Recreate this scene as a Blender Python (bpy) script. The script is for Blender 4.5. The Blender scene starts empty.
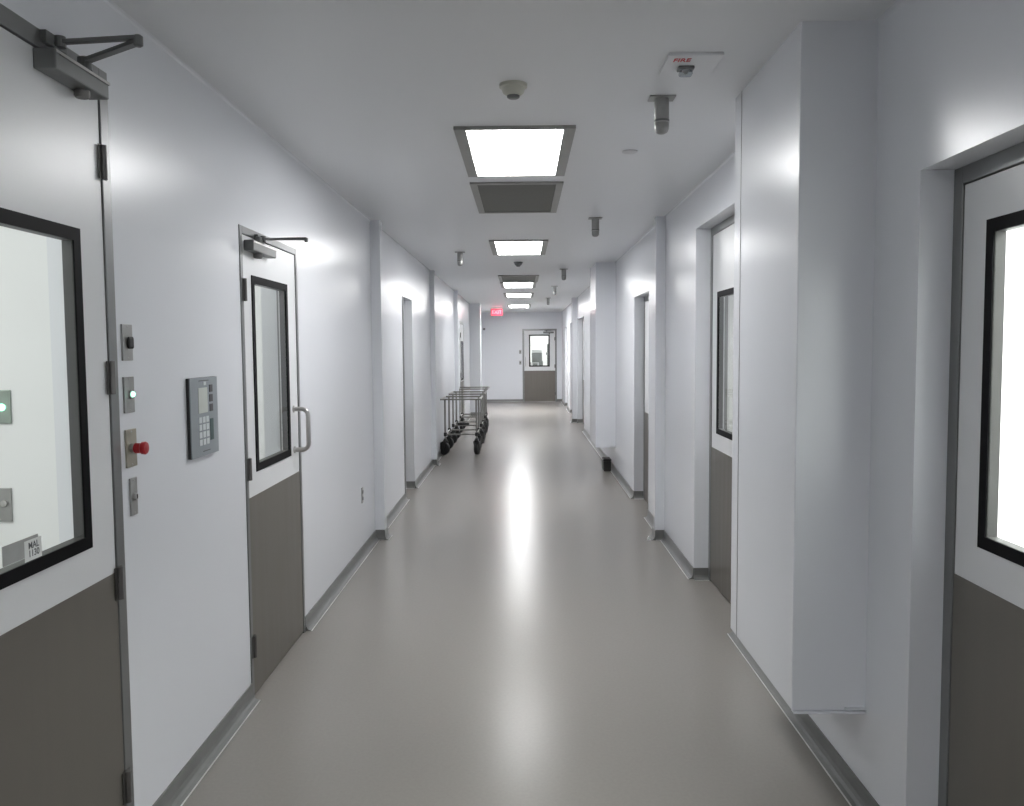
import bpy, bmesh, math, random
from mathutils import Vector, Matrix
PI = math.pi
random.seed(4)
SC = bpy.context.scene
COL = SC.collection

# ---------------------------------------------------------------- place constants (metres)
XL, XR, XD = -1.25, 1.172, 1.275      # left wall, right wall, plane of the recessed right doors
ZC = 2.66                              # ceiling
YB, YE = -4.0, 25.06                   # back end and far end of the corridor
TW = 0.2                               # wall thickness

# ---------------------------------------------------------------- materials
def mat(name, col, rough=.5, metal=0., spec=.5, noise=0., nscale=8., bump=0., bscale=60., stretch=(1, 1, 1), rnoise=0., emit=None, estr=0., coat=0.):
    m = bpy.data.materials.new(name); m.use_nodes = True
    nt = m.node_tree; b = nt.nodes['Principled BSDF']
    b.inputs['Roughness'].default_value = rough; b.inputs['Metallic'].default_value = metal
    b.inputs['Specular IOR Level'].default_value = spec
    b.inputs['Base Color'].default_value = (*col, 1)
    if coat:
        b.inputs['Coat Weight'].default_value = coat; b.inputs['Coat Roughness'].default_value = .15
    tc = nt.nodes.new('ShaderNodeTexCoord'); mp = nt.nodes.new('ShaderNodeMapping')
    mp.inputs['Scale'].default_value = stretch
    nt.links.new(tc.outputs['Object'], mp.inputs['Vector'])
    n = nt.nodes.new('ShaderNodeTexNoise'); n.inputs['Scale'].default_value = nscale; n.inputs['Detail'].default_value = 4
    nt.links.new(mp.outputs[0], n.inputs['Vector'])
    if noise:
        mr = nt.nodes.new('ShaderNodeMapRange')
        mr.inputs['From Min'].default_value = .3; mr.inputs['From Max'].default_value = .7
        mr.inputs['To Min'].default_value = 1 - noise; mr.inputs['To Max'].default_value = 1 + noise
        nt.links.new(n.outputs['Fac'], mr.inputs['Value'])
        vm = nt.nodes.new('ShaderNodeVectorMath'); vm.operation = 'SCALE'; vm.inputs[0].default_value = col
        nt.links.new(mr.outputs[0], vm.inputs['Scale']); nt.links.new(vm.outputs[0], b.inputs['Base Color'])
    if rnoise:
        mr2 = nt.nodes.new('ShaderNodeMapRange')
        mr2.inputs['From Min'].default_value = .3; mr2.inputs['From Max'].default_value = .7
        mr2.inputs['To Min'].default_value = rough - rnoise; mr2.inputs['To Max'].default_value = rough + rnoise
        nt.links.new(n.outputs['Fac'], mr2.inputs['Value']); nt.links.new(mr2.outputs[0], b.inputs['Roughness'])
    if bump:
        n2 = nt.nodes.new('ShaderNodeTexNoise'); n2.inputs['Scale'].default_value = bscale; n2.inputs['Detail'].default_value = 2
        nt.links.new(mp.outputs[0], n2.inputs['Vector'])
        bp = nt.nodes.new('ShaderNodeBump'); bp.inputs['Strength'].default_value = bump; bp.inputs['Distance'].default_value = .004
        nt.links.new(n2.outputs['Fac'], bp.inputs['Height']); nt.links.new(bp.outputs[0], b.inputs['Normal'])
    if emit:
        b.inputs['Emission Color'].default_value = (*emit, 1); b.inputs['Emission Strength'].default_value = estr
    return m

M = {}
M['wall'] = mat('wall_panel_paint', (.738, .755, .79), .27, spec=.55)
M['room'] = mat('room_wall_paint', (.78, .79, .79), .5, noise=.01, nscale=2)
M['ceil'] = mat('ceiling_panel_paint', (.735, .745, .758), .36, spec=.4)
M['floor'] = mat('sheet_vinyl_floor', (.262, .246, .229), .25, spec=.11, noise=.025, nscale=70., bump=.015, bscale=7)
M['base'] = mat('cove_base_vinyl', (.17, .172, .168), .35, noise=.05, nscale=12)
M['cove_highlight'] = mat('cove_foot_highlight', (.62, .62, .6), .35, noise=.15, nscale=9)  # lighter grey for the highlight on the cove foot
M['frame'] = mat('frame_steel', (.22, .225, .225), .33, metal=.55, noise=.04, nscale=5)
M['leaf'] = mat('door_leaf_white', (.74, .75, .76), .32, noise=.01, nscale=2)
M['kick'] = mat('kick_plate_olive', (.165, .152, .133), .36, metal=.35, noise=.05, nscale=3, stretch=(6, 6, .4), rnoise=.04)
M['black'] = mat('black_glazing_border', (.006, .006, .007), .5, spec=.06, noise=.1, nscale=9)
M['reveal'] = mat('reveal_grey', (.055, .055, .053), .45, noise=.05, nscale=9)
M['steel'] = mat('brushed_steel', (.42, .42, .41), .36, metal=.9, noise=.05, nscale=9, stretch=(1, 1, 14), rnoise=.05)
M['cart'] = mat('trolley_steel', (.27, .265, .25), .34, metal=.85, noise=.05, nscale=9, stretch=(1, 1, 14))
M['cast'] = mat('closer_grey_enamel', (.17, .175, .175), .36, metal=.45, noise=.05, nscale=14)
M['chrome'] = mat('satin_chrome', (.5, .49, .48), .28, metal=.9, noise=.03, nscale=12)
M['hinge'] = mat('hinge_metal', (.16, .155, .15), .35, metal=.8, noise=.06, nscale=20)
M['plate'] = mat('wall_plate_steel', (.33, .33, .32), .42, metal=.6, noise=.05, nscale=40, stretch=(1, 8, 1))
M['plate_warm'] = mat('wall_plate_bronze', (.36, .34, .28), .42, metal=.55, noise=.05, nscale=40)
M['plate_green'] = mat('wall_plate_greenish', (.28, .33, .29), .42, metal=.4, noise=.05, nscale=40)
M['rubber'] = mat('black_rubber', (.012, .012, .013), .55, noise=.1, nscale=20)
M['red'] = mat('red_plastic', (.42, .012, .018), .3, noise=.04, nscale=20)
M['redtext'] = mat('red_lettering', (.55, .03, .05), .5, noise=.04, nscale=20)
M['darktext'] = mat('dark_grey_lettering', (.09, .095, .1), .5, noise=.04, nscale=20)
M['keypad'] = mat('keypad_fascia', (.27, .3, .32), .4, noise=.03, nscale=20)
M['key'] = mat('keypad_button', (.62, .66, .66), .45, noise=.03, nscale=20)
M['keydark'] = mat('keypad_dark_button', (.06, .055, .06), .4, noise=.05, nscale=20)
M['keygreen'] = mat('keypad_green_strip', (.035, .08, .075), .3, noise=.05, nscale=20)
M['lcd'] = mat('keypad_display', (.55, .58, .53), .3, noise=.03, nscale=20)
M['paper'] = mat('white_sticker', (.78, .8, .78), .5, noise=.02, nscale=20)
M['greylabel'] = mat('grey_sticker', (.36, .37, .36), .5, noise=.06, nscale=20)
M['ivory'] = mat('ivory_plastic', (.5, .5, .43), .45, noise=.03, nscale=20)
M['white'] = mat('white_plastic', (.55, .55, .56), .4, noise=.02, nscale=20)
M['vent'] = mat('perforated_return_panel', (.085, .085, .075), .5, metal=.2, noise=.08, nscale=60)
M['railgrey'] = mat('light_trim_grey', (.3, .3, .285), .4, metal=.3, noise=.04, nscale=9)
M['blackbox'] = mat('black_plastic', (.02, .02, .02), .5, noise=.1, nscale=20)
M['equip'] = mat('equipment_grey', (.25, .26, .26), .5, noise=.04, nscale=6)
M['green_led'] = mat('green_indicator', (.3, .9, .6), .3, noise=.02, emit=(.35, 1., .7), estr=3.2)
M['lamp'] = mat('lit_diffuser', (.9, .9, .88), .5, noise=.0, emit=(1., 1., 1.), estr=22.)
M['lamp_far'] = mat('lit_diffuser_far', (.9, .9, .88), .5, emit=(1., 1., 1.), estr=20.)
M['lamp_added'] = mat('lit_diffuser_added', (.9, .9, .88), .5, emit=(1., 1., 1.), estr=19.)
M['lamp_end'] = mat('lit_diffuser_end', (.9, .9, .9), .5, emit=(1., 1., 1.), estr=70.)
M['exit'] = mat('lit_red_exit_face', (.6, .02, .05), .4, emit=(1., .06, .09), estr=1.)
M['exitletter'] = mat('lit_exit_letters', (.9, .3, .35), .4, emit=(1., .14, .18), estr=1.)

def glass(name, tint=(.96, .98, .97)):
    m = bpy.data.materials.new(name); m.use_nodes = True; nt = m.node_tree
    for n in list(nt.nodes): nt.nodes.remove(n)
    o = nt.nodes.new('ShaderNodeOutputMaterial'); mx = nt.nodes.new('ShaderNodeMixShader')
    t = nt.nodes.new('ShaderNodeBsdfTransparent'); t.inputs[0].default_value = (*tint, 1)
    g = nt.nodes.new('ShaderNodeBsdfGlossy'); g.inputs['Roughness'].default_value = .02
    f = nt.nodes.new('ShaderNodeFresnel'); f.inputs[0].default_value = 1.45
    gm = nt.nodes.new('ShaderNodeNewGeometry'); inv = nt.nodes.new('ShaderNodeMath'); inv.operation = 'SUBTRACT'; inv.inputs[0].default_value = 1.
    mu = nt.nodes.new('ShaderNodeMath'); mu.operation = 'MULTIPLY'
    nt.links.new(gm.outputs['Backfacing'], inv.inputs[1]); nt.links.new(inv.outputs[0], mu.inputs[1]); nt.links.new(f.outputs[0], mu.inputs[0])
    nt.links.new(mu.outputs[0], mx.inputs[0]); nt.links.new(t.outputs[0], mx.inputs[1]); nt.links.new(g.outputs[0], mx.inputs[2])
    nt.links.new(mx.outputs[0], o.inputs[0]); return m
M['glass'] = glass('window_glass')
M['lens'] = glass('strobe_lens', (.75, .78, .8))

# ---------------------------------------------------------------- mesh builder
class MB:
    def __init__(s, T=None): s.b = bmesh.new(); s.T = T or (lambda x, y, z: Vector((x, y, z)))
    def poly(s, verts, faces):
        vs = [s.b.verts.new(s.T(*v)) for v in verts]
        for f in faces:
            try: s.b.faces.new([vs[i] for i in f])
            except ValueError: pass
        return s
    def box(s, x0, x1, y0, y1, z0, z1, c=0.):
        if c <= 0:
            v = [(x, y, z) for x in (x0, x1) for y in (y0, y1) for z in (z0, z1)]
            return s.poly(v, [(0, 1, 3, 2), (4, 6, 7, 5), (0, 4, 5, 1), (2, 3, 7, 6), (0, 2, 6, 4), (1, 5, 7, 3)])
        t = bmesh.new()
        v = [t.verts.new((x, y, z)) for x in (x0, x1) for y in (y0, y1) for z in (z0, z1)]
        for f in [(0, 1, 3, 2), (4, 6, 7, 5), (0, 4, 5, 1), (2, 3, 7, 6), (0, 2, 6, 4), (1, 5, 7, 3)]: t.faces.new([v[i] for i in f])
        bmesh.ops.bevel(t, geom=t.edges[:], offset=c, segments=2, affect='EDGES', profile=.5)
        t.verts.index_update()
        s.poly([tuple(q.co) for q in t.verts], [[q.index for q in f.verts] for f in t.faces]); t.free()
        return s
    def ring(s, u0, u1, z0, z1, hu0, hu1, hz0, hz1, d0, d1):
        """slab in (u, d, z) with a rectangular hole"""
        O = [(u0, z0), (u1, z0), (u1, z1), (u0, z1)]; I = [(hu0, hz0), (hu1, hz0), (hu1, hz1), (hu0, hz1)]
        v = [(u, d, z) for d in (d0, d1) for (u, z) in O + I]
        f = []
        for k in range(4):
            n = (k + 1) % 4
            f += [(k, n, 4 + n, 4 + k), (8 + k, 8 + n, 12 + n, 12 + k), (k, n, 8 + n, 8 + k), (4 + k, 4 + n, 12 + n, 12 + k)]
        return s.poly(v, f)
    def tube(s, pts, r, n=12, r2=None):
        """round tube through points given in builder coordinates"""
        P = [Vector(p) for p in pts]; rings = []
        up = Vector((0, 0, 1)); k0 = (P[1] - P[0]).normalized()
        if abs(k0.dot(up)) > .9: up = Vector((1, 0, 0))
        for i, p in enumerate(P):
            t = ((P[min(i + 1, len(P) - 1)] - P[max(i - 1, 0)])).normalized()
            a = up - t * up.dot(t); a.normalize(); b = t.cross(a); up = a
            rr = r if r2 is None else r + (r2 - r) * i / (len(P) - 1)
            rings.append([tuple(p + (a * math.cos(2 * PI * k / n) + b * math.sin(2 * PI * k / n)) * rr) for k in range(n)])
        v = [q for g in rings for q in g]; f = []
        for i in range(len(P) - 1):
            for k in range(n):
                f.append((i * n + k, i * n + (k + 1) % n, (i + 1) * n + (k + 1) % n, (i + 1) * n + k))
        f.append(tuple(range(n))); f.append(tuple((len(P) - 1) * n + k for k in range(n)))
        return s.poly(v, f)
    def lathe(s, o, ax, prof, n=24):
        """profile [(distance along ax, radius)] turned about ax from o"""
        o = Vector(o); ax = Vector(ax).normalized()
        a = ax.orthogonal().normalized(); b = ax.cross(a); v = []; f = []
        for (h, r) in prof:
            for k in range(n):
                v.append(tuple(o + ax * h + (a * math.cos(2 * PI * k / n) + b * math.sin(2 * PI * k / n)) * max(r, 1e-4)))
        for i in range(len(prof) - 1):
            for k in range(n): f.append((i * n + k, i * n + (k + 1) % n, (i + 1) * n + (k + 1) % n, (i + 1) * n + k))
        f.append(tuple(range(n))); f.append(tuple((len(prof) - 1) * n + k for k in range(n)))
        return s.poly(v, f)
    def prism(s, prof, a0, a1, fn):
        """2-D profile extruded between a0 and a1; fn(a, p, q) gives builder coordinates"""
        n = len(prof); v = [fn(a, *p) for a in (a0, a1) for p in prof]
        f = [(k, (k + 1) % n, n + (k + 1) % n, n + k) for k in range(n)] + [tuple(range(n)), tuple(range(n, 2 * n))]
        return s.poly(v, f)
    def build(s, name, m, parent=None, smooth=False):
        bmesh.ops.recalc_face_normals(s.b, faces=s.b.faces[:])
        me = bpy.data.meshes.new(name); s.b.to_mesh(me); s.b.free()
        me.materials.append(M[m] if isinstance(m, str) else m)
        if smooth:
            for p in me.polygons: p.use_smooth = True
            try: me.set_sharp_from_angle(angle=math.radians(38))
            except Exception: pass
        o = bpy.data.objects.new(name, me); COL.objects.link(o)
        if parent:
            o.parent = parent; o.matrix_parent_inverse = parent.matrix_world.inverted() if False else Matrix.Translation(-WL(parent))
        return o
def WL(o):
    """world location of an unrotated chain of parents"""
    v = Vector(o.location)
    if o.parent is not None: v += WL(o.parent) + o.matrix_parent_inverse.translation
    return v
def tag(o, label, cat, group=None, kind=None):
    o['label'] = label; o['category'] = cat
    if group: o['group'] = group
    if kind: o['kind'] = kind
    return o
def thing(name, label, cat, loc, group=None, kind=None):
    o = bpy.data.objects.new(name, None); COL.objects.link(o); o.location = loc; o.empty_display_size = .1
    return tag(o, label, cat, group, kind)
def dup(root, delta, label):
    def cp(o, par):
        c = o.copy(); COL.objects.link(c)
        if par is not None: c.parent = par; c.matrix_parent_inverse = o.matrix_parent_inverse.copy()
        for ch in [k for k in o.children]: cp(ch, c)
        return c
    r = cp(root, None); r.location = Vector(root.location) + Vector(delta); r['label'] = label
    return r
def text(name, body, size, loc, right, up, m, parent=None, depth=.0006, extr=None, width=None, bold=0.):
    cu = bpy.data.curves.new('t', 'FONT'); cu.body = body; cu.size = size; cu.align_x = 'CENTER'; cu.align_y = 'CENTER'
    cu.extrude = depth; cu.offset = bold; cu.space_line = .85
    to = bpy.data.objects.new('t', cu); COL.objects.link(to)
    dg = bpy.context.evaluated_depsgraph_get(); dg.update()
    me = bpy.data.meshes.new_from_object(to.evaluated_get(dg)); bpy.data.objects.remove(to)
    r = Vector(right); u = Vector(up); n = r.cross(u)
    if width:
        xs = [v.co.x for v in me.vertices]; k = width / (max(xs) - min(xs))
    else: k = 1
    for v in me.vertices:
        c = v.co.copy(); v.co = Vector(loc) + r * c.x * k + u * c.y + n * c.z
    me.materials.clear(); me.materials.append(M[m])
    o = bpy.data.objects.new(name, me); COL.objects.link(o)
    if parent: o.parent = parent; o.matrix_parent_inverse = Matrix.Translation(-WL(parent))
    return o

# ---------------------------------------------------------------- doors list
# kind: u0,u1 = outer frame extent, top = outer frame height, side
TL = lambda X0: (lambda u, d, z: Vector((X0 + d, u, z)))
TR = lambda X0: (lambda u, d, z: Vector((X0 - d, u, z)))
TE = lambda Y0: (lambda u, d, z: Vector((u, Y0 - d, z)))
OPEN_L = [(1.36, 2.58, 2.435), (3.745, 4.69, 2.155), (8.86, 9.6, 2.15), (16.9, 17.9, 2.15)]
OPEN_R = [(1.36, 2.526, 2.112), (4.62, 5.735, 2.39), (7.85, 8.86, 2.12), (16.1, 17.9, 2.2), (18.9, 20.7, 2.2), (22.05, 23.3, 2.15)]
FIN_L = [(7.01, 7.11, -1.17), (11.5, 11.62, -1.19), (15.52, 15.62, -1.18), (20.0, 20.6, -1.0)]
FIN_R = [(6.95, 7.03, 1.095), (18.0, 18.15, 1.06)]

# ---------------------------------------------------------------- shell
def side_wall(name, x0, x1, opens, label):
    b = MB(); y = YB
    for (a, c, t) in opens:
        b.box(x0, x1, y, a, 0, ZC); b.box(x0, x1, a, c, t, ZC); y = c
    b.box(x0, x1, y, YE + .2, 0, ZC)
    bmesh.ops.remove_doubles(b.b, verts=b.b.verts, dist=1e-5)
    # drop faces where two blocks meet
    seen = {}
    for f in b.b.faces: seen.setdefault(tuple(sorted(v.index for v in f.verts)), []).append(f)
    o = b.build(name, 'wall'); tag(o, label, 'wall', kind='structure'); return o
side_wall('wall_left', XL - TW, XL, OPEN_L, 'glossy pale wall on the left with four doors')
side_wall('wall_right', XR, XR + TW, OPEN_R, 'glossy pale wall on the right with recessed doorways')
b = MB(); b.box(XL, .0, YE, YE + .15, 0, ZC); b.box(1.02, XR, YE, YE + .15, 0, ZC); b.box(0, 1.02, YE, YE + .15, 2.165, ZC)
tag(b.build('wall_back', 'wall'), 'white wall closing the far end of the corridor', 'wall', kind='structure')
tag(MB().box(XL, XR, YB - .1, YB, 0, ZC).build('wall_front', 'wall'), 'plain wall behind the viewer', 'wall', kind='structure')
tag(MB().box(-4.2, 4.4, YB - .1, YE + 4.2, -.1, 0).build('floor', 'floor'), 'satin grey-beige sheet floor running the length of the corridor', 'floor', kind='structure')
tag(MB().box(-4.2, 4.4, YB - .1, YE + 4.2, ZC, ZC + .12).build('ceiling', 'ceil'), 'smooth grey-white ceiling with recessed lights', 'ceiling', kind='structure')
# rooms behind the doors
def room(name, x0, x1, y0, y1, label, skip):
    b = MB(); t = .06
    if 'x0' not in skip: b.box(x0 - t, x0, y0 - t, y1 + t, 0, ZC)
    if 'x1' not in skip: b.box(x1, x1 + t, y0 - t, y1 + t, 0, ZC)
    if 'y0' not in skip: b.box(x0, x1, y0 - t, y0, 0, ZC)
    if 'y1' not in skip: b.box(x0, x1, y1, y1 + t, 0, ZC)
    tag(b.build(name, 'room'), label, 'wall', kind='structure')
def lamp_area(x, y, sx, sy, w, z=ZC - .02):
    l = bpy.data.lights.new('room_lamp', 'AREA'); l.shape = 'RECTANGLE'; l.size = sx; l.size_y = sy; l.energy = w; l.color = (1, .985, .96)
    o = bpy.data.objects.new('room_lamp', l); COL.objects.link(o); o.location = (x, y, z)
xl, xr = XL - TW, XR + TW
room('wall_room_1', -3.6, xl, .3, 2.8, 'white wall of the small room seen through the near left door', ['x1'])
room('wall_room_2', -3.6, xl, 3.0, 6.2, 'white wall of the room behind the second left door', ['x1'])
room('wall_room_3', -3.0, xl, 8.3, 18.6, 'white wall of the rooms behind the far left doors', ['x1'])
room('wall_room_4', xr, 3.9, .3, 3.6, 'bright wall of the room seen through the near right door', ['x0'])
room('wall_room_5', xr, 3.9, 3.8, 10, 'white wall of the room behind the middle right doors', ['x0'])
room('wall_room_6', xr, 3.4, 15.2, 24., 'white wall of the rooms behind the far right doors', ['x0'])
room('wall_room_7', -1.2, 2.6, YE + .15, YE + 3.6, 'white wall of the room behind the end door', ['y0'])
lamp_area(-2.5, 1.5, 1.2, .6, 30); lamp_area(-2.5, 4.6, 1.2, .6, 34); lamp_area(-2.2, 13, .6, 5, 60)
lamp_area(2.6, 1.9, 1.6, 1.6, 190); lamp_area(2.6, 6.6, 1, 3, 75); lamp_area(2.4, 19.6, .6, 5, 60)
lamp_area(.7, YE + 1.9, 1.6, 1.2, 80)

# fins and hanging box chases
k = 1
finlab_l = ['narrow pale pilaster on the left wall before the first recessed doorway', 'narrow pale pilaster on the left wall just before the carts',
            'narrow pilaster on the left wall behind the second cart', 'wide shaded column on the left wall near the far end']
finlab_r = ['narrow pale pilaster on the right wall between the second and third doors', 'narrow pilaster on the right wall between two far doorways']
for (a, c, x), lab in zip(FIN_L, finlab_l):
    tag(MB().box(XL, x, a, c, 0, ZC).build('trim_%d' % k, 'wall'), lab, 'pilaster', kind='structure'); k += 1
for (a, c, x), lab in zip(FIN_R, finlab_r):
    tag(MB().box(x, XR, a, c, 0, ZC).build('trim_%d' % k, 'wall'), lab, 'pilaster', kind='structure'); k += 1
def chase(y0, y1, lab):
    global k
    b = MB(); b.box(.92, XR + .02, y0, y1, .345, ZC + .02, .004)
    o = tag(b.build('trim_%d' % k, 'wall'), lab, 'box chase', kind='structure'); k += 1
    f = MB(); f.box(.925, XR, y0 - .012, y0 + .02, .338, .3445); f.box(1.10, XR, y0 - .014, y0, .352, .357)
    f.build('bottom_flange', 'wall', o)
    s = MB(); s.box(.9185, .9199, y0 + .745, y0 + .75, .345, ZC); s.build('panel_seam', 'frame', o)
chase(2.843, 3.70, 'big pale box chase hanging above the floor beside the near right door')
chase(10.63, 11.5, 'far pale box chase hanging above the floor on the right wall')
# coving along the ceiling
b = MB(); c = .012
for (x, s) in ((XL, 1), (XR, -1)):
    b.prism([(x, ZC), (x + s * c, ZC), (x + s * c * .35, ZC - c * .35), (x, ZC - c)], YB, YE, lambda a, p, q: (p, a, q))
b.build('trim_%d' % k, 'wall'); o = bpy.data.objects['trim_%d' % k]; tag(o, 'slim coving where both side walls meet the ceiling', 'coving', kind='structure'); k += 1

# baseboards (coved sheet upstand)
HB, CW = .08, .036
PROF = [(0, 0), (CW, 0), (CW, .003), (CW * .62, .007), (CW * .36, .016), (CW * .2, .032), (.006, .05), (.006, HB), (0, HB)]
def base_runs(side):
    s = 1 if side == 'l' else -1
    X = XL if side == 'l' else XR
    opens = OPEN_L if side == 'l' else OPEN_R
    fins = FIN_L if side == 'l' else FIN_R
    b = MB(); w = MB()
    def run(x, y0, y1, e0=0., e1=0.):
        b.prism(PROF, y0 - e0, y1 + e1, lambda a, p, q: (x + s * p, a, q))
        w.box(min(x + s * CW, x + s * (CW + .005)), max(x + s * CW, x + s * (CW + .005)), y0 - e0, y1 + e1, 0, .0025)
    def cross(y, xa, xb, dirn):     # faces -Y (dirn -1) or +Y (dirn 1)
        b.prism(PROF, xa, xb, lambda a, p, q: (a, y + dirn * p, q))
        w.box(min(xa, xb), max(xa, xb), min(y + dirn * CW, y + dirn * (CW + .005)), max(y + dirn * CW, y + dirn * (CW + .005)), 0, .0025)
    ev = sorted([(a, c, 'o') for a, c, _ in opens] + [(a, c, x) for a, c, x in fins])
    y = YB
    for (a, c, t) in ev:
        run(X, y, a)
        if t == 'o': pass
        else:
            run(t, a, c, CW, CW); cross(a, X, t, -1); cross(c, X, t, 1)
        y = c
    run(X, y, YE)
    # returns on the far jambs of the recessed doorways
    for (a, c, _) in opens:
        if side == 'r' or a > 8:
            cross(c, X, X - s * .1, -1)
    o = b.build('baseboard_left' if side == 'l' else 'baseboard_right', 'base')
    tag(o, 'grey coved baseboard along the %s wall' % ('left' if side == 'l' else 'right'), 'baseboard', kind='structure')
    w.build('highlight_line', 'cove_highlight', o)  # pale strip: highlight along the cove edge put in as colour
base_runs('l'); base_runs('r')
b = MB()
for xa, xb in ((XL, 0.), (1.02, XR)): b.prism(PROF, xa, xb, lambda a, p, q: (a, YE - p, q))
tag(b.build('baseboard_back', 'base'), 'grey coved baseboard on the far end wall', 'baseboard', kind='structure')

# ---------------------------------------------------------------- doors
ndoor = [0]
def door(T, u0, u1, top, label, hinge_at, win=None, hinges=(.245, 1.06, 1.87), fw=.05, kickz=.925, window=True, hingeside=None):
    ndoor[0] += 1; n = ndoor[0]
    uc = (u0 + u1) / 2
    root = thing('door_%d' % n, label, 'door', T(uc, 0, 0), kind='structure')
    f = MB(T)
    for (a, c) in ((u0, u0 + fw), (u1 - fw, u1)): f.box(a, c, -.1, .005, 0, top, .002)
    f.box(u0 + fw, u1 - fw, -.1, .005, top - fw, top, .002)
    for (a, c) in ((u0 + fw, u0 + fw + .014), (u1 - fw - .014, u1 - fw)): f.box(a, c, -.1, -.052, 0, top - fw)
    f.box(u0 + fw, u1 - fw, -.1, -.052, top - fw - .014, top - fw)
    f.build('door_frame', 'frame', root)
    g = .004; a, c, zt = u0 + fw + g, u1 - fw - g, top - fw - g
    lf = MB(T)
    if window:
        wa, wc, z0, z1 = win; bw = .036
        lf.ring(a, c, .012, zt, wa + .004, wc - .004, z0 + .004, z1 - .004, -.045, 0)
    else: lf.box(a, c, -.045, 0, .012, zt)
    leaf = lf.build('door_leaf', 'leaf', root)
    MB(T).box(a, c, 0, .0025, .012, kickz, .0008).build('kick_plate', 'kick', leaf)
    if window:
        MB(T).ring(wa, wc, z0, z1, wa + bw, wc - bw, z0 + bw, z1 - bw, .0, .005).build('window_border', 'black', leaf)
        MB(T).ring(wa + .0045, wc - .0045, z0 + .0045, z1 - .0045, wa + bw, wc - bw, z0 + bw, z1 - bw, -.03, 0.).build('window_reveal', 'reveal', leaf)
        MB(T).box(wa + bw, wc - bw, -.003, .001, z0 + bw, z1 - bw).build('glass_pane', 'glass', leaf)
    hu = u1 - fw if hinge_at == 'far' else u0 + fw
    for hz in hinges:
        h = MB(T)
        h.tube([(hu, .010, hz - .05), (hu, .010, hz + .05)], .010, 12)
        h.box(hu - .022, hu + .022, .004, .0075, hz - .05, hz + .05)
        h.build('hinge', 'hinge', root, smooth=True)
    return root, leaf
TLw = TL(XL)
d1, leaf1 = door(TLw, 1.36, 2.58, 2.435, 'nearest left door, white over olive kick plate, with a stickered window', 'far', (1.62, 2.388, 1.035, 1.945), (.245, .89, 1.52, 2.16))
d2, leaf2 = door(TLw, 3.745, 4.69, 2.155, 'second left door with a pull handle and tall black-edged window', 'near', (3.90, 4.487, 1.032, 1.945), (.24, 1.06, 1.87), fw=.034)
d3, _ = door(TL(XL - .11), 8.86, 9.6, 2.15, 'third left door set back in a doorway before the carts', 'near', (9.0, 9.45, 1.03, 1.94))
MB(TLw).box(8.80, 8.868, -.1, .006, .0, 2.15, .001).build('frame_edge', 'cast', d3)
d4, _ = door(TLw, 16.9, 17.9, 2.15, 'farthest left door, its dark window edge showing above the last cart', 'near', (17.1, 17.75, .95, 1.75))
d5, _ = door(TR(XD), 1.36, 2.526, 2.112, 'nearest right door with a bright window and olive kick plate', 'near', (1.55, 2.345, 1.035, 1.94), ())
d6, _ = door(TR(XD), 4.62, 5.735, 2.39, 'second right door half hidden behind the big hanging box', 'near', (4.9, 5.535, 1.03, 1.955), (.24, 1.06, 1.87))
d7, _ = door(TR(XD), 7.85, 8.86, 2.12, 'third right door in the doorway just past the narrow pilaster', 'near', (8.0, 8.42, 1.03, 1.94))
d8, _ = door(TR(XD), 16.1, 17.9, 2.2, 'wide fourth right doorway beyond the far hanging box', 'near', (16.5, 17.5, 1.03, 1.94))
d9, _ = door(TR(XD), 18.9, 20.7, 2.2, 'wide fifth right doorway, second from the far end', 'near', (19.3, 20.3, 1.03, 1.94))
d10, _ = door(TR(XD), 22.05, 23.3, 2.15, 'last right doorway next to the end wall', 'near', (22.3, 23.1, 1.03, 1.94))
TEd = TE(YE)
d11, leaf11 = door(TEd, 0., 1.02, 2.165, 'white end door with olive lower half and black-edged window', 'far', (.195, .81, 1.045, 1.995))
# head linings of the recessed doorways are the wall thickness itself

# pull handle on the second left door
h = MB(TLw); pts = []
z0, z1, dd, r = 1.055, 1.278, .08, .035
pts.append((4.562, 0, z0)); pts.append((4.562, dd - r, z0))
for i in range(1, 6): t = i / 6 * PI / 2; pts.append((4.562, dd - r + r * math.sin(t), z0 + r - r * math.cos(t)))
pts.append((4.562, dd, z0 + r)); pts.append((4.562, dd, z1 - r))
for i in range(1, 6): t = i / 6 * PI / 2; pts.append((4.562, dd - r + r * math.cos(t), z1 - r + r * math.sin(t)))
pts.append((4.562, dd - r, z1)); pts.append((4.562, 0, z1))
h.tube(pts, .0125, 14)
for z in (z0, z1): h.lathe((4.562, 0.0, z), (0, 1, 0), [(0, .019), (.006, .019), (.008, .013)], 16)
h.build('pull_handle', 'chrome', leaf2, smooth=True)
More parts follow.
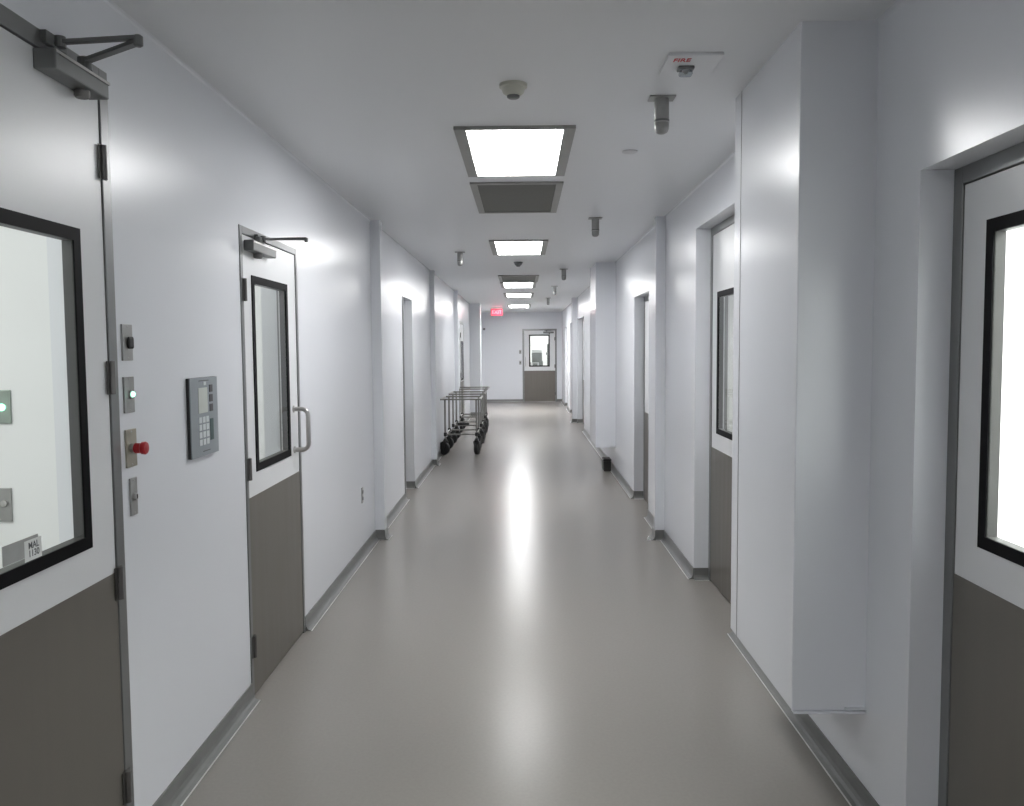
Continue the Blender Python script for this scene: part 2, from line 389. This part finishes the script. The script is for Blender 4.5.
# end door pull and its closer
h = MB(TEd); h.box(.085, .10, .0, .004, 1.05, 1.34); h.tube([(.092, 0, 1.08), (.092, .05, 1.09), (.092, .05, 1.30), (.092, 0, 1.31)], .012, 10)
h.build('pull_handle', 'chrome', leaf11, smooth=True)
def closer(T, root, ub0, ub1, zb0, zb1, dep, pivot, elbow, bracket, cap_at, cap_z, k=1.):
    b = MB(T)
    b.box(ub0, ub1, .0, dep, zb0, zb1, .004)
    b.box(ub0 + .02, ub1 - .002, dep - .001, dep + .003, zb1 - .014, zb1 - .004, .001)
    body = b.build('door_closer', 'cast', root)
    e = MB(T); e.box(ub0 - .002, ub1, dep + .003, dep + .0042, zb1 - .0125, zb1 - .0055); e.build('highlight_strip', 'chrome', body)
    c = MB(T); c.lathe((cap_at, dep * .45, cap_z), (0, 0, 1), [(0, .017), (.006, .021), (zb0 - cap_z, .021)], 18)
    c.build('spindle_cap', 'hinge', body, smooth=True)
    a = MB(T)
    def bar(p, q, w=.011 * k, t=.005 * k):
        p, q = Vector(p), Vector(q); dv = (q - p).normalized(); sd = dv.cross(Vector((0, 0, 1))).normalized(); up = sd.cross(dv)
        v = [tuple(o + sd * i * w + up * j * t) for o in (p, q) for i in (-1, 1) for j in (-1, 1)]
        a.poly(v, [(0, 1, 3, 2), (4, 6, 7, 5), (0, 4, 5, 1), (2, 3, 7, 6), (0, 2, 6, 4), (1, 5, 7, 3)])
    bar(pivot, elbow); bar(bracket, (elbow[0], elbow[1], elbow[2] + .011 * k), .009 * k)
    a.lathe((elbow[0], elbow[1], elbow[2] - .012), (0, 0, 1), [(0, .008 * k), (.003 * k, .0125 * k), (.026 * k, .0125 * k), (.03 * k, .008 * k)], 16)
    a.lathe((pivot[0], pivot[1], zb1 - .002), (0, 0, 1), [(0, .02), (pivot[2] + .01 - zb1, .018), (pivot[2] + .014 - zb1, .01)], 16)
    a.lathe((bracket[0], bracket[1], bracket[2] - .014), (0, 0, 1), [(0, .015), (.028, .015)], 14)
    a.box(bracket[0] - .05, bracket[0] + .05, .004, .022, bracket[2] - .016, bracket[2] + .016, .002)
    a.box(bracket[0] - .014, bracket[0] + .014, .01, bracket[1], bracket[2] - .01, bracket[2] - .003)
    a.build('closer_arm', 'cast', body)
closer(TLw, d1, 2.195, 2.475, 2.325, 2.378, .06, (2.37, .045, 2.40), (2.258, .246, 2.41), (2.275, .03, 2.418), 2.385, 2.305)
closer(TLw, d2, 3.81, 4.16, 2.048, 2.096, .045, (3.93, .03, 2.112), (4.0, .235, 2.118), (4.0, .03, 2.122), 3.95, 2.026, .7)
closer(TEd, d11, .62, .93, 2.03, 2.09, .05, (.72, .04, 2.11), (.84, .2, 2.112), (.7, .035, 2.12), .8, 2.01)

# stickers on the near left window
gx = XL + .0015
st = tag(MB().box(gx, gx + .0006, 1.973, 2.123, 1.085, 1.134).build('grey_label', 'greylabel'), 'grey sticker low on the near left door window, partly under a white one', 'sticker')
st2 = thing('room_sticker', 'white sticker reading MAL 1130 low on the near left door window', 'sticker', (gx, 2.10, 1.073))
MB().box(gx + .0007, gx + .0012, 2.062, 2.136, 1.073, 1.126).build('sticker_sheet', 'paper', st2)
text('lettering', 'MAL\n1130', .024, (gx + .0015, 2.101, 1.1), (0, 1, 0), (0, 0, 1), 'darktext', st2, depth=.0002, bold=.0003)

# ---------------------------------------------------------------- wall plates
def plate(name, label, cat, y0, y1, z0, z1, m, T=TLw):
    r = thing(name, label, cat, T((y0 + y1) / 2, 0, z0))
    MB(T).box(y0, y1, -.0005, .006, z0, z1, .0015).build('wall_plate', m, r)
    for zz in (z0 + .008, z1 - .008):
        MB(T).lathe(((y0 + y1) / 2, .006, zz), (0, 1, 0), [(0, .0035), (.0012, .0025)], 10).build('screw', 'chrome', r)
    return r
p = plate('door_switch', 'steel wall plate with a square black button, topmost beside the near left door', 'switch', 2.615, 2.682, 1.57, 1.684, 'plate')
MB(TLw).box(2.640, 2.676, .006, .015, 1.607, 1.645, .006).build('black_button', 'rubber', p)
p = plate('indicator_light', 'steel wall plate with a glowing green light above the red button', 'indicator', 2.615, 2.682, 1.405, 1.519, 'plate')
MB(TLw).lathe((2.652, .006, 1.463), (0, 1, 0), [(0, .014), (.006, .013), (.007, .009)], 20).build('bezel', 'chrome', p, True)
MB(TLw).lathe((2.652, .012, 1.463), (0, 1, 0), [(0, .009), (.005, .0085), (.009, .004)], 20).build('green_lamp', 'green_led', p, True)
p = plate('emergency_button', 'red mushroom push button on a bronze wall plate beside the near left door', 'button', 2.615, 2.685, 1.232, 1.352, 'plate_warm')
MB(TLw).lathe((2.648, .006, 1.292), (0, 1, 0), [(0, .016), (.01, .016), (.011, .011), (.026, .011)], 20).build('button_collar', 'chrome', p, True)
MB(TLw).lathe((2.648, .014, 1.292), (0, 1, 0), [(0, .013), (.005, .017), (.022, .016), (.026, .020), (.036, .021), (.040, .018), (.042, .006)], 24).build('red_button', 'red', p, True)
p = plate('key_switch', 'narrow steel key switch plate, lowest beside the near left door', 'switch', 2.632, 2.678, 1.076, 1.196, 'plate')
MB(TLw).lathe((2.655, .006, 1.136), (0, 1, 0), [(0, .012), (.008, .011), (.009, .007)], 18).build('key_cylinder', 'chrome', p, True)
MB(TLw).box(2.6535, 2.6565, .0145, .0165, 1.129, 1.143).build('key_slot', 'rubber', p)
# same kind of plates inside the small room
TB = TE(2.8)
p = plate('indicator_light', 'greenish plate with a lit lamp, seen through the near left window', 'indicator', -1.80, -1.716, 1.36, 1.473, 'plate_green', TB)
MB(TB).lathe((-1.745, .006, 1.415), (0, 1, 0), [(0, .012), (.006, .011), (.009, .006)], 18).build('green_lamp', 'green_led', p, True)
p = plate('key_switch', 'grey key switch plate, seen through the near left window at its edge', 'switch', -1.81, -1.728, 1.027, 1.142, 'plate', TB)
MB(TB).lathe((-1.75, .006, 1.09), (0, 1, 0), [(0, .012), (.008, .011), (.009, .007)], 18).build('key_cylinder', 'chrome', p, True)

# keypad
kp = thing('access_keypad', 'square grey control keypad with display on the left wall between the two doors', 'keypad', (XL, 3.26, 1.19))
y0, y1, z0, z1 = 3.108, 3.385, 1.193, 1.496
MB(TLw).box(y0, y1, -.001, .012, z0, z1, .002).build('housing', 'blackbox', kp)
MB(TLw).box(y0, y1, .0118, .016, z0, z1, .001).build('fascia', 'keypad', kp)
def kk(a, c, t, bt, m, name, th=.003):
    MB(TLw).box(y0 + a * (y1 - y0), y0 + c * (y1 - y0), .016, .016 + th * .6, z1 - bt * (z1 - z0), z1 - t * (z1 - z0), .0006).build(name, m, kp)
kk(.27, .60, .13, .45, 'lcd', 'display')
for r_ in range(4):
    for c_ in range(3): kk(.27 + .13 * c_, .37 + .13 * c_, .50 + .095 * r_, .575 + .095 * r_, 'key', 'key_button')
for r_ in range(3): kk(.68, .80, .10 + .125 * r_, .195 + .125 * r_, 'keydark', 'function_button')
kk(.68, .80, .54, .82, 'keygreen', 'green_strip'); kk(.46, .56, .055, .1, 'key', 'logo_square'); kk(.30, .66, .035, .045, 'keydark', 'caption_line', .0006); kk(.4, .66, .935, .945, 'keydark', 'caption_line', .0006)

# low outlet further along the left wall
p = plate('wall_outlet', 'small socket plate low on the left wall past the second door', 'outlet', 6.43, 6.48, .412, .532, 'plate')
for zz in (.447, .497): MB(TLw).box(6.442, 6.468, .006, .008, zz - .013, zz + .013, .003).build('socket', 'cast', p)
# plates left of the end door
for z_, lab in ((1.45, 'small steel plate left of the end door, the upper one'), (1.13, 'small steel plate left of the end door, the lower one')):
    p = plate('door_switch', lab, 'switch', -.1, -.03, z_ - .02, z_ + .095, 'plate', TEd)
    MB(TEd).box(-.08, -.05, .006, .018, z_ + .02, z_ + .055, .004).build('black_button', 'rubber', p)
o = thing('wall_sensor', 'tiny dark sensor high on the far end wall left of the exit sign', 'sensor', (-1.13, YE, 2.15))
MB().lathe((-1.13, YE, 2.17), (0, -1, 0), [(0, .035), (.02, .035), (.03, .02)], 16).build('sensor_body', 'cast', o, True)

# ---------------------------------------------------------------- ceiling fixtures
def ceiling_light(y0, y1, label, x=-.03, lamp='lamp', w=.585):
    r = thing('ceiling_light', label, 'ceiling light', (x, (y0 + y1) / 2, ZC), 'square corridor ceiling lights')
    a, c = x - w / 2, x + w / 2
    T = lambda u, d, z: Vector((u, z, ZC - d))
    MB(T).ring(a, c, y0, y1, a + .058, c - .058, y0 + .02, y1 - .02, 0., .016).build('light_frame', 'railgrey', r)
    MB(T).box(a + .058, c - .058, .001, .010, y0 + .02, y1 - .02).build('diffuser', lamp, r)
    return r
def vent(y0, y1, label, x=-.03, w=.6):
    r = thing('ceiling_vent', label, 'ceiling vent', (x, (y0 + y1) / 2, ZC), 'perforated return grilles')
    a, c = x - w / 2, x + w / 2
    T = lambda u, d, z: Vector((u, z, ZC - d))
    MB(T).ring(a, c, y0, y1, a + .045, c - .045, y0 + .04, y1 - .04, 0., .012).build('vent_frame', 'railgrey', r)
    MB(T).box(a + .045, c - .045, .001, .006, y0 + .04, y1 - .04).build('perforated_panel', 'vent', r)
    return r
ceiling_light(4.10, 5.22, 'nearest and largest lit ceiling panel, in front of the dark grille')
ceiling_light(8.35, 9.56, 'second lit ceiling panel, beyond the dark grille')
ceiling_light(13.55, 14.75, 'third lit ceiling panel, directly behind the small far grille', -.06, 'lamp_far')
ceiling_light(16.3, 17.5, 'fourth lit ceiling panel, next to last before the end wall', -.065, 'lamp_far')
ceiling_light(20.7, 21.9, 'farthest and smallest lit ceiling panel, before the end wall', -.075, 'lamp_end')
ceiling_light(-1.9, -.7, 'unseen lit ceiling panel added behind the viewer to brighten the near walls', -.03, 'lamp_added')  # out of view, added so the near walls get enough light
vent(5.46, 6.64, 'large dark ceiling grille right behind the nearest light')
vent(12.35, 13.5, 'small far ceiling grille in front of the third light', -.05)

def smoke(x, y, s, label, m='ivory'):
    r = thing('smoke_detector', label, 'smoke detector', (x, y, ZC))
    MB().lathe((x, y, ZC), (0, 0, -1), [(0, .056 * s), (.012 * s, .056 * s), (.016 * s, .048 * s), (.034 * s, .042 * s), (.044 * s, .028 * s), (.046 * s, .022 * s)], 28).build('detector_housing', m, r, True)
    MB().lathe((x, y, ZC - .044 * s), (0, 0, -1), [(0, .026 * s), (.007 * s, .026 * s), (.012 * s, .019 * s)], 20).build('sensing_chamber', 'cast', r, True)
smoke(-.03, 3.47, 1.0, 'round ivory smoke detector on the ceiling before the nearest light')
smoke(-.045, 10.5, 1.0, 'small far smoke detector on the ceiling behind the second light', 'cast')

def sensor(x, y, label, s=1.):
    r = thing('ceiling_sensor', label, 'ceiling sensor', (x, y, ZC), 'drop-down ceiling sensors')
    MB().box(x - .055 * s, x + .055 * s, y - .04, y + .04, ZC - .007, ZC, .002).build('mounting_plate', 'plate', r)
    MB().lathe((x, y, ZC - .007), (0, 0, -1), [(0, .031), (.085, .031), (.088, .029), (.096, .029), (.1, .031), (.128, .030), (.14, .024), (.146, .012)], 24).build('sensor_body', 'plate', r, True)
    MB().lathe((x, y, ZC - .095), (0, 0, -1), [(0, .0325), (.008, .0325)], 24).build('dark_band', 'cast', r, True)
    MB().lathe((x, y, ZC - .103), (0, 0, -1), [(0, .0325), (.005, .0325)], 24).build('bright_band', 'chrome', r, True)
sensor(.6, 3.67, 'nearest and largest metal sensor hanging on the right of the ceiling')
sensor(.605, 7.0, 'second metal sensor hanging on the right of the ceiling, past the grille')
sensor(.565, 11.45, 'third hanging ceiling sensor, above the far hanging box')
sensor(.56, 14.6, 'fourth hanging ceiling sensor, pale and small near the third light')
sensor(.555, 18.0, 'farthest hanging ceiling sensor, above the end door')
sensor(-.68, 9.35, 'only hanging ceiling sensor on the left side of the corridor')

fs = thing('fire_strobe', 'white ceiling fire alarm strobe with red FIRE lettering', 'fire alarm', (.635, 3.22, ZC))
MB().box(.535, .735, 3.12, 3.34, ZC - .012, ZC, .004).build('backplate', 'ceil', fs)
text('fire_lettering', 'FIRE', .05, (.592, 3.17, ZC - .0125), (1, 0, 0), (0, -1, 0), 'redtext', fs, width=.062, bold=.0008)
MB().box(.59, .65, 3.225, 3.27, ZC - .024, ZC - .012, .003).build('lens_mount', 'cast', fs)
MB().box(.595, .645, 3.23, 3.265, ZC - .046, ZC - .024, .008).build('strobe_lens', 'lens', fs)
MB().lathe((.62, 3.247, ZC - .024), (0, 0, -1), [(0, .014), (.008, .012), (.016, .004)], 14).build('flash_tube', 'chrome', fs, True)

o = thing('sprinkler_cover', 'small round white sprinkler cover on the ceiling right of the nearest light', 'sprinkler', (.589, 4.65, ZC))
MB().lathe((.589, 4.65, ZC), (0, 0, -1), [(0, .042), (.006, .042), (.009, .036)], 28).build('cover_disc', 'white', o, True)

# exit sign
ex = thing('exit_sign', 'glowing red exit sign hanging from the ceiling at the far end', 'exit sign', (-.66, 22.0, ZC))
MB().box(-.81, -.51, 21.98, 22.02, 2.45, 2.62, .004).build('sign_panel', 'exit', ex)
MB().box(-.80, -.52, 21.97, 22.03, 2.62, ZC, .003).build('ceiling_canopy', 'white', ex)
text('sign_lettering', 'EXIT', .13, (-.66, 21.978, 2.535), (1, 0, 0), (0, 0, 1), 'exitletter', ex, width=.25, bold=.002)

# ---------------------------------------------------------------- small things by the right wall
bx = thing('floor_box', 'black box on the floor under the far hanging box on the right', 'floor box', (1.09, 11.08, 0))  # dark shape at the wall foot, built as a plain black box
MB().box(1.04, 1.136, 10.82, 11.06, 0.0, .135, .012).build('box_body', 'blackbox', bx)
MB().box(1.035, 1.14, 10.815, 11.065, .135, .16, .008).build('box_lid', 'blackbox', bx)
o = thing('floor_stud', 'tiny white stud on the floor beside the right pilaster', 'floor stud', (1.04, 6.93, 0))
MB().lathe((1.04, 6.93, 0), (0, 0, 1), [(0, .014), (.02, .013), (.028, .006)], 14).build('stud_cap', 'paper', o, True)

# ---------------------------------------------------------------- carts
def cart(x0, x1, y0, y1, zt, label):
    r = thing('wheeled_cart', label, 'cart', ((x0 + x1) / 2, (y0 + y1) / 2, 0), 'steel trolleys parked along the left wall')
    t = MB(); w_ = .022
    for (a, c, e, g) in ((x0, x1, y0, y0 + w_), (x0, x1, y1 - w_, y1), (x0, x0 + w_, y0 + w_, y1 - w_), (x1 - w_, x1, y0 + w_, y1 - w_)):
        t.box(a, c, e, g, zt - .024, zt, .003)
    t.build('top_frame', 'cart', r)
    for x, ang in ((x0 + .07, 62), (x1 - .07, -14)):
        for y in (y0 + .03, y1 - .03):
            MB().tube([(x, y, .25), (x, y, zt - .02)], .0145, 12).build('post', 'cart', r, True)
            MB().lathe((x, y, .285), (0, 0, 1), [(0, .024), (.05, .024), (.055, .017)], 14).build('corner_bracket', 'rubber', r, True)
            ca, sa = math.cos(math.radians(ang + (9 if y > y0 + .1 else 0))), math.sin(math.radians(ang + (9 if y > y0 + .1 else 0)))
            TC = lambda p, q, z, x=x, y=y, ca=ca, sa=sa: Vector((x + (p - x) * ca - (q - y) * sa, y + (p - x) * sa + (q - y) * ca, z))
            f = MB(TC)
            cy = y + .03
            f.lathe((x, y, .19), (0, 0, 1), [(0, .035), (.03, .035), (.06, .016)], 16)
            for sx in (-1, 1):
                xx = x + sx * .038
                f.poly([(xx - .003, y - .03, .2), (xx + .003, y - .03, .2), (xx + .003, y + .035, .2), (xx - .003, y + .035, .2),
                        (xx - .003, cy - .018, .075), (xx + .003, cy - .018, .075), (xx + .003, cy + .018, .075), (xx - .003, cy + .018, .075)],
                       [(0, 1, 2, 3), (4, 5, 6, 7), (0, 1, 5, 4), (1, 2, 6, 5), (2, 3, 7, 6), (3, 0, 4, 7)])
            f.box(x - .041, x + .041, y - .03, y + .035, .198, .206)
            cs = f.build('caster', 'blackbox', r)
            MB(TC).lathe((x - .03, cy, .1), (1, 0, 0), [(0, .08), (.005, .096), (.014, .0995), (.046, .0995), (.055, .096), (.06, .08)], 28).build('wheel', 'rubber', cs, True)
    for y in (y0 + .03, y1 - .03):
        MB().tube([(x0 + .085, y, .31), (x1 - .085, y, .31)], .0115, 10).build('lower_rail', 'cart', r, True)
    for x in (x0 + .07, x1 - .07):
        MB().tube([(x, y0 + .045, .31), (x, y1 - .045, .31)], .0115, 10).build('lower_rail', 'cart', r, True)
    return r
c1 = cart(-1.24, -.63, 12.6, 13.36, .85, 'nearest of the three steel trolleys by the left wall')
c2 = dup(c1, (.0, 1.46, 0), 'middle of the three steel trolleys by the left wall')
c3 = dup(c1, (-.02, 3.2, 0), 'farthest of the three steel trolleys by the left wall')
o = thing('cart_pedal', 'black foot bar lying across the lower front rail of the middle trolley', 'foot bar', (-1., 14.13, .255))
MB().box(-1.10, -.90, 14.065, 14.115, .3215, .355, .008).build('pedal_bar', 'rubber', o)

# ---------------------------------------------------------------- things in the room behind the end door
y = YE + 1.6
cb = thing('equipment_cabinet', 'pale boxy machine seen through the end door window', 'machine', (.45, y, 0))
MB().box(.30, .62, y, y + .5, .05, 1.55, .01).build('cabinet_body', 'leaf', cb)
MB().box(.30, .62, y - .012, y, 1.15, 1.45, .006).build('front_panel', 'equip', cb)
MB().box(.32, .60, y + .03, y + .47, 0, .05).build('plinth', 'rubber', cb)
wb = thing('steel_bench', 'grey steel bench seen low through the end door window', 'bench', (.4, y + .4, 0))
MB().box(-.3, 1.3, y - .35, y - .06, 1.0, 1.03, .003).build('bench_top', 'steel', wb)
for x in (-.27, 1.27):
    for yy in (y - .32, y - .09): MB().tube([(x, yy, 0), (x, yy, 1.0)], .02, 10).build('leg', 'steel', wb, True)
for x, w, h_ in ((.16, .1, .13), (.33, .14, .09), (.52, .12, .16)):
    t = tag(MB().box(x, x + w, y - .28, y - .14, 1.031, 1.031 + h_, .008).build('storage_box', 'equip'), {.16: 'small grey box on the bench behind the end door, left one', .33: 'low grey box on the bench behind the end door, middle one', .52: 'taller grey box on the bench behind the end door, right one'}[x], 'box')
pl = thing('steel_stand', 'dark upright steel stand seen at the right of the end door window', 'stand', (.80, y, 0))
MB().tube([(.80, y - .02, .03), (.80, y - .02, 1.72)], .022, 12).build('pole', 'cast', pl, True)
MB().lathe((.80, y - .02, 0), (0, 0, 1), [(0, .16), (.02, .16), (.03, .03)], 24).build('stand_base', 'cast', pl, True)
MB().box(.74, .90, y - .06, y + .02, 1.38, 1.46, .01).build('stand_head', 'equip', pl)

# ---------------------------------------------------------------- world, camera, view
w = bpy.data.worlds.new('world'); SC.world = w; w.use_nodes = True
w.node_tree.nodes['Background'].inputs[0].default_value = (.5, .55, .6, 1); w.node_tree.nodes['Background'].inputs[1].default_value = .05
cam = bpy.data.cameras.new('camera'); co = bpy.data.objects.new('camera', cam); COL.objects.link(co)
F_PX, yaw, pitch, roll = 842.49, -.01282, -.06501, -.00753
cam.sensor_fit = 'HORIZONTAL'; cam.sensor_width = 36; cam.lens = F_PX / 1024 * 36; cam.clip_start = .02; cam.clip_end = 200
f = Vector((math.sin(yaw) * math.cos(pitch), math.cos(yaw) * math.cos(pitch), math.sin(pitch)))
rt = Vector((math.cos(yaw), -math.sin(yaw), 0)); up = rt.cross(f)
cr, sr = math.cos(roll), math.sin(roll)
r2 = rt * cr + up * sr; u2 = rt * (-sr) + up * cr
co.matrix_world = Matrix(((r2.x, u2.x, -f.x, 0), (r2.y, u2.y, -f.y, 0), (r2.z, u2.z, -f.z, 1.6), (0, 0, 0, 1)))
SC.camera = co
SC.view_settings.view_transform = 'Standard'; SC.view_settings.look = 'None'
SC.view_settings.gamma = 1; SC.view_settings.exposure = .18
SC.view_settings.use_curve_mapping = False
cy = SC.cycles
cy.use_denoising = True; cy.max_bounces = 12; cy.diffuse_bounces = 8; cy.glossy_bounces = 5; cy.transparent_max_bounces = 12
cy.sample_clamp_indirect = 6.; cy.caustics_reflective = True
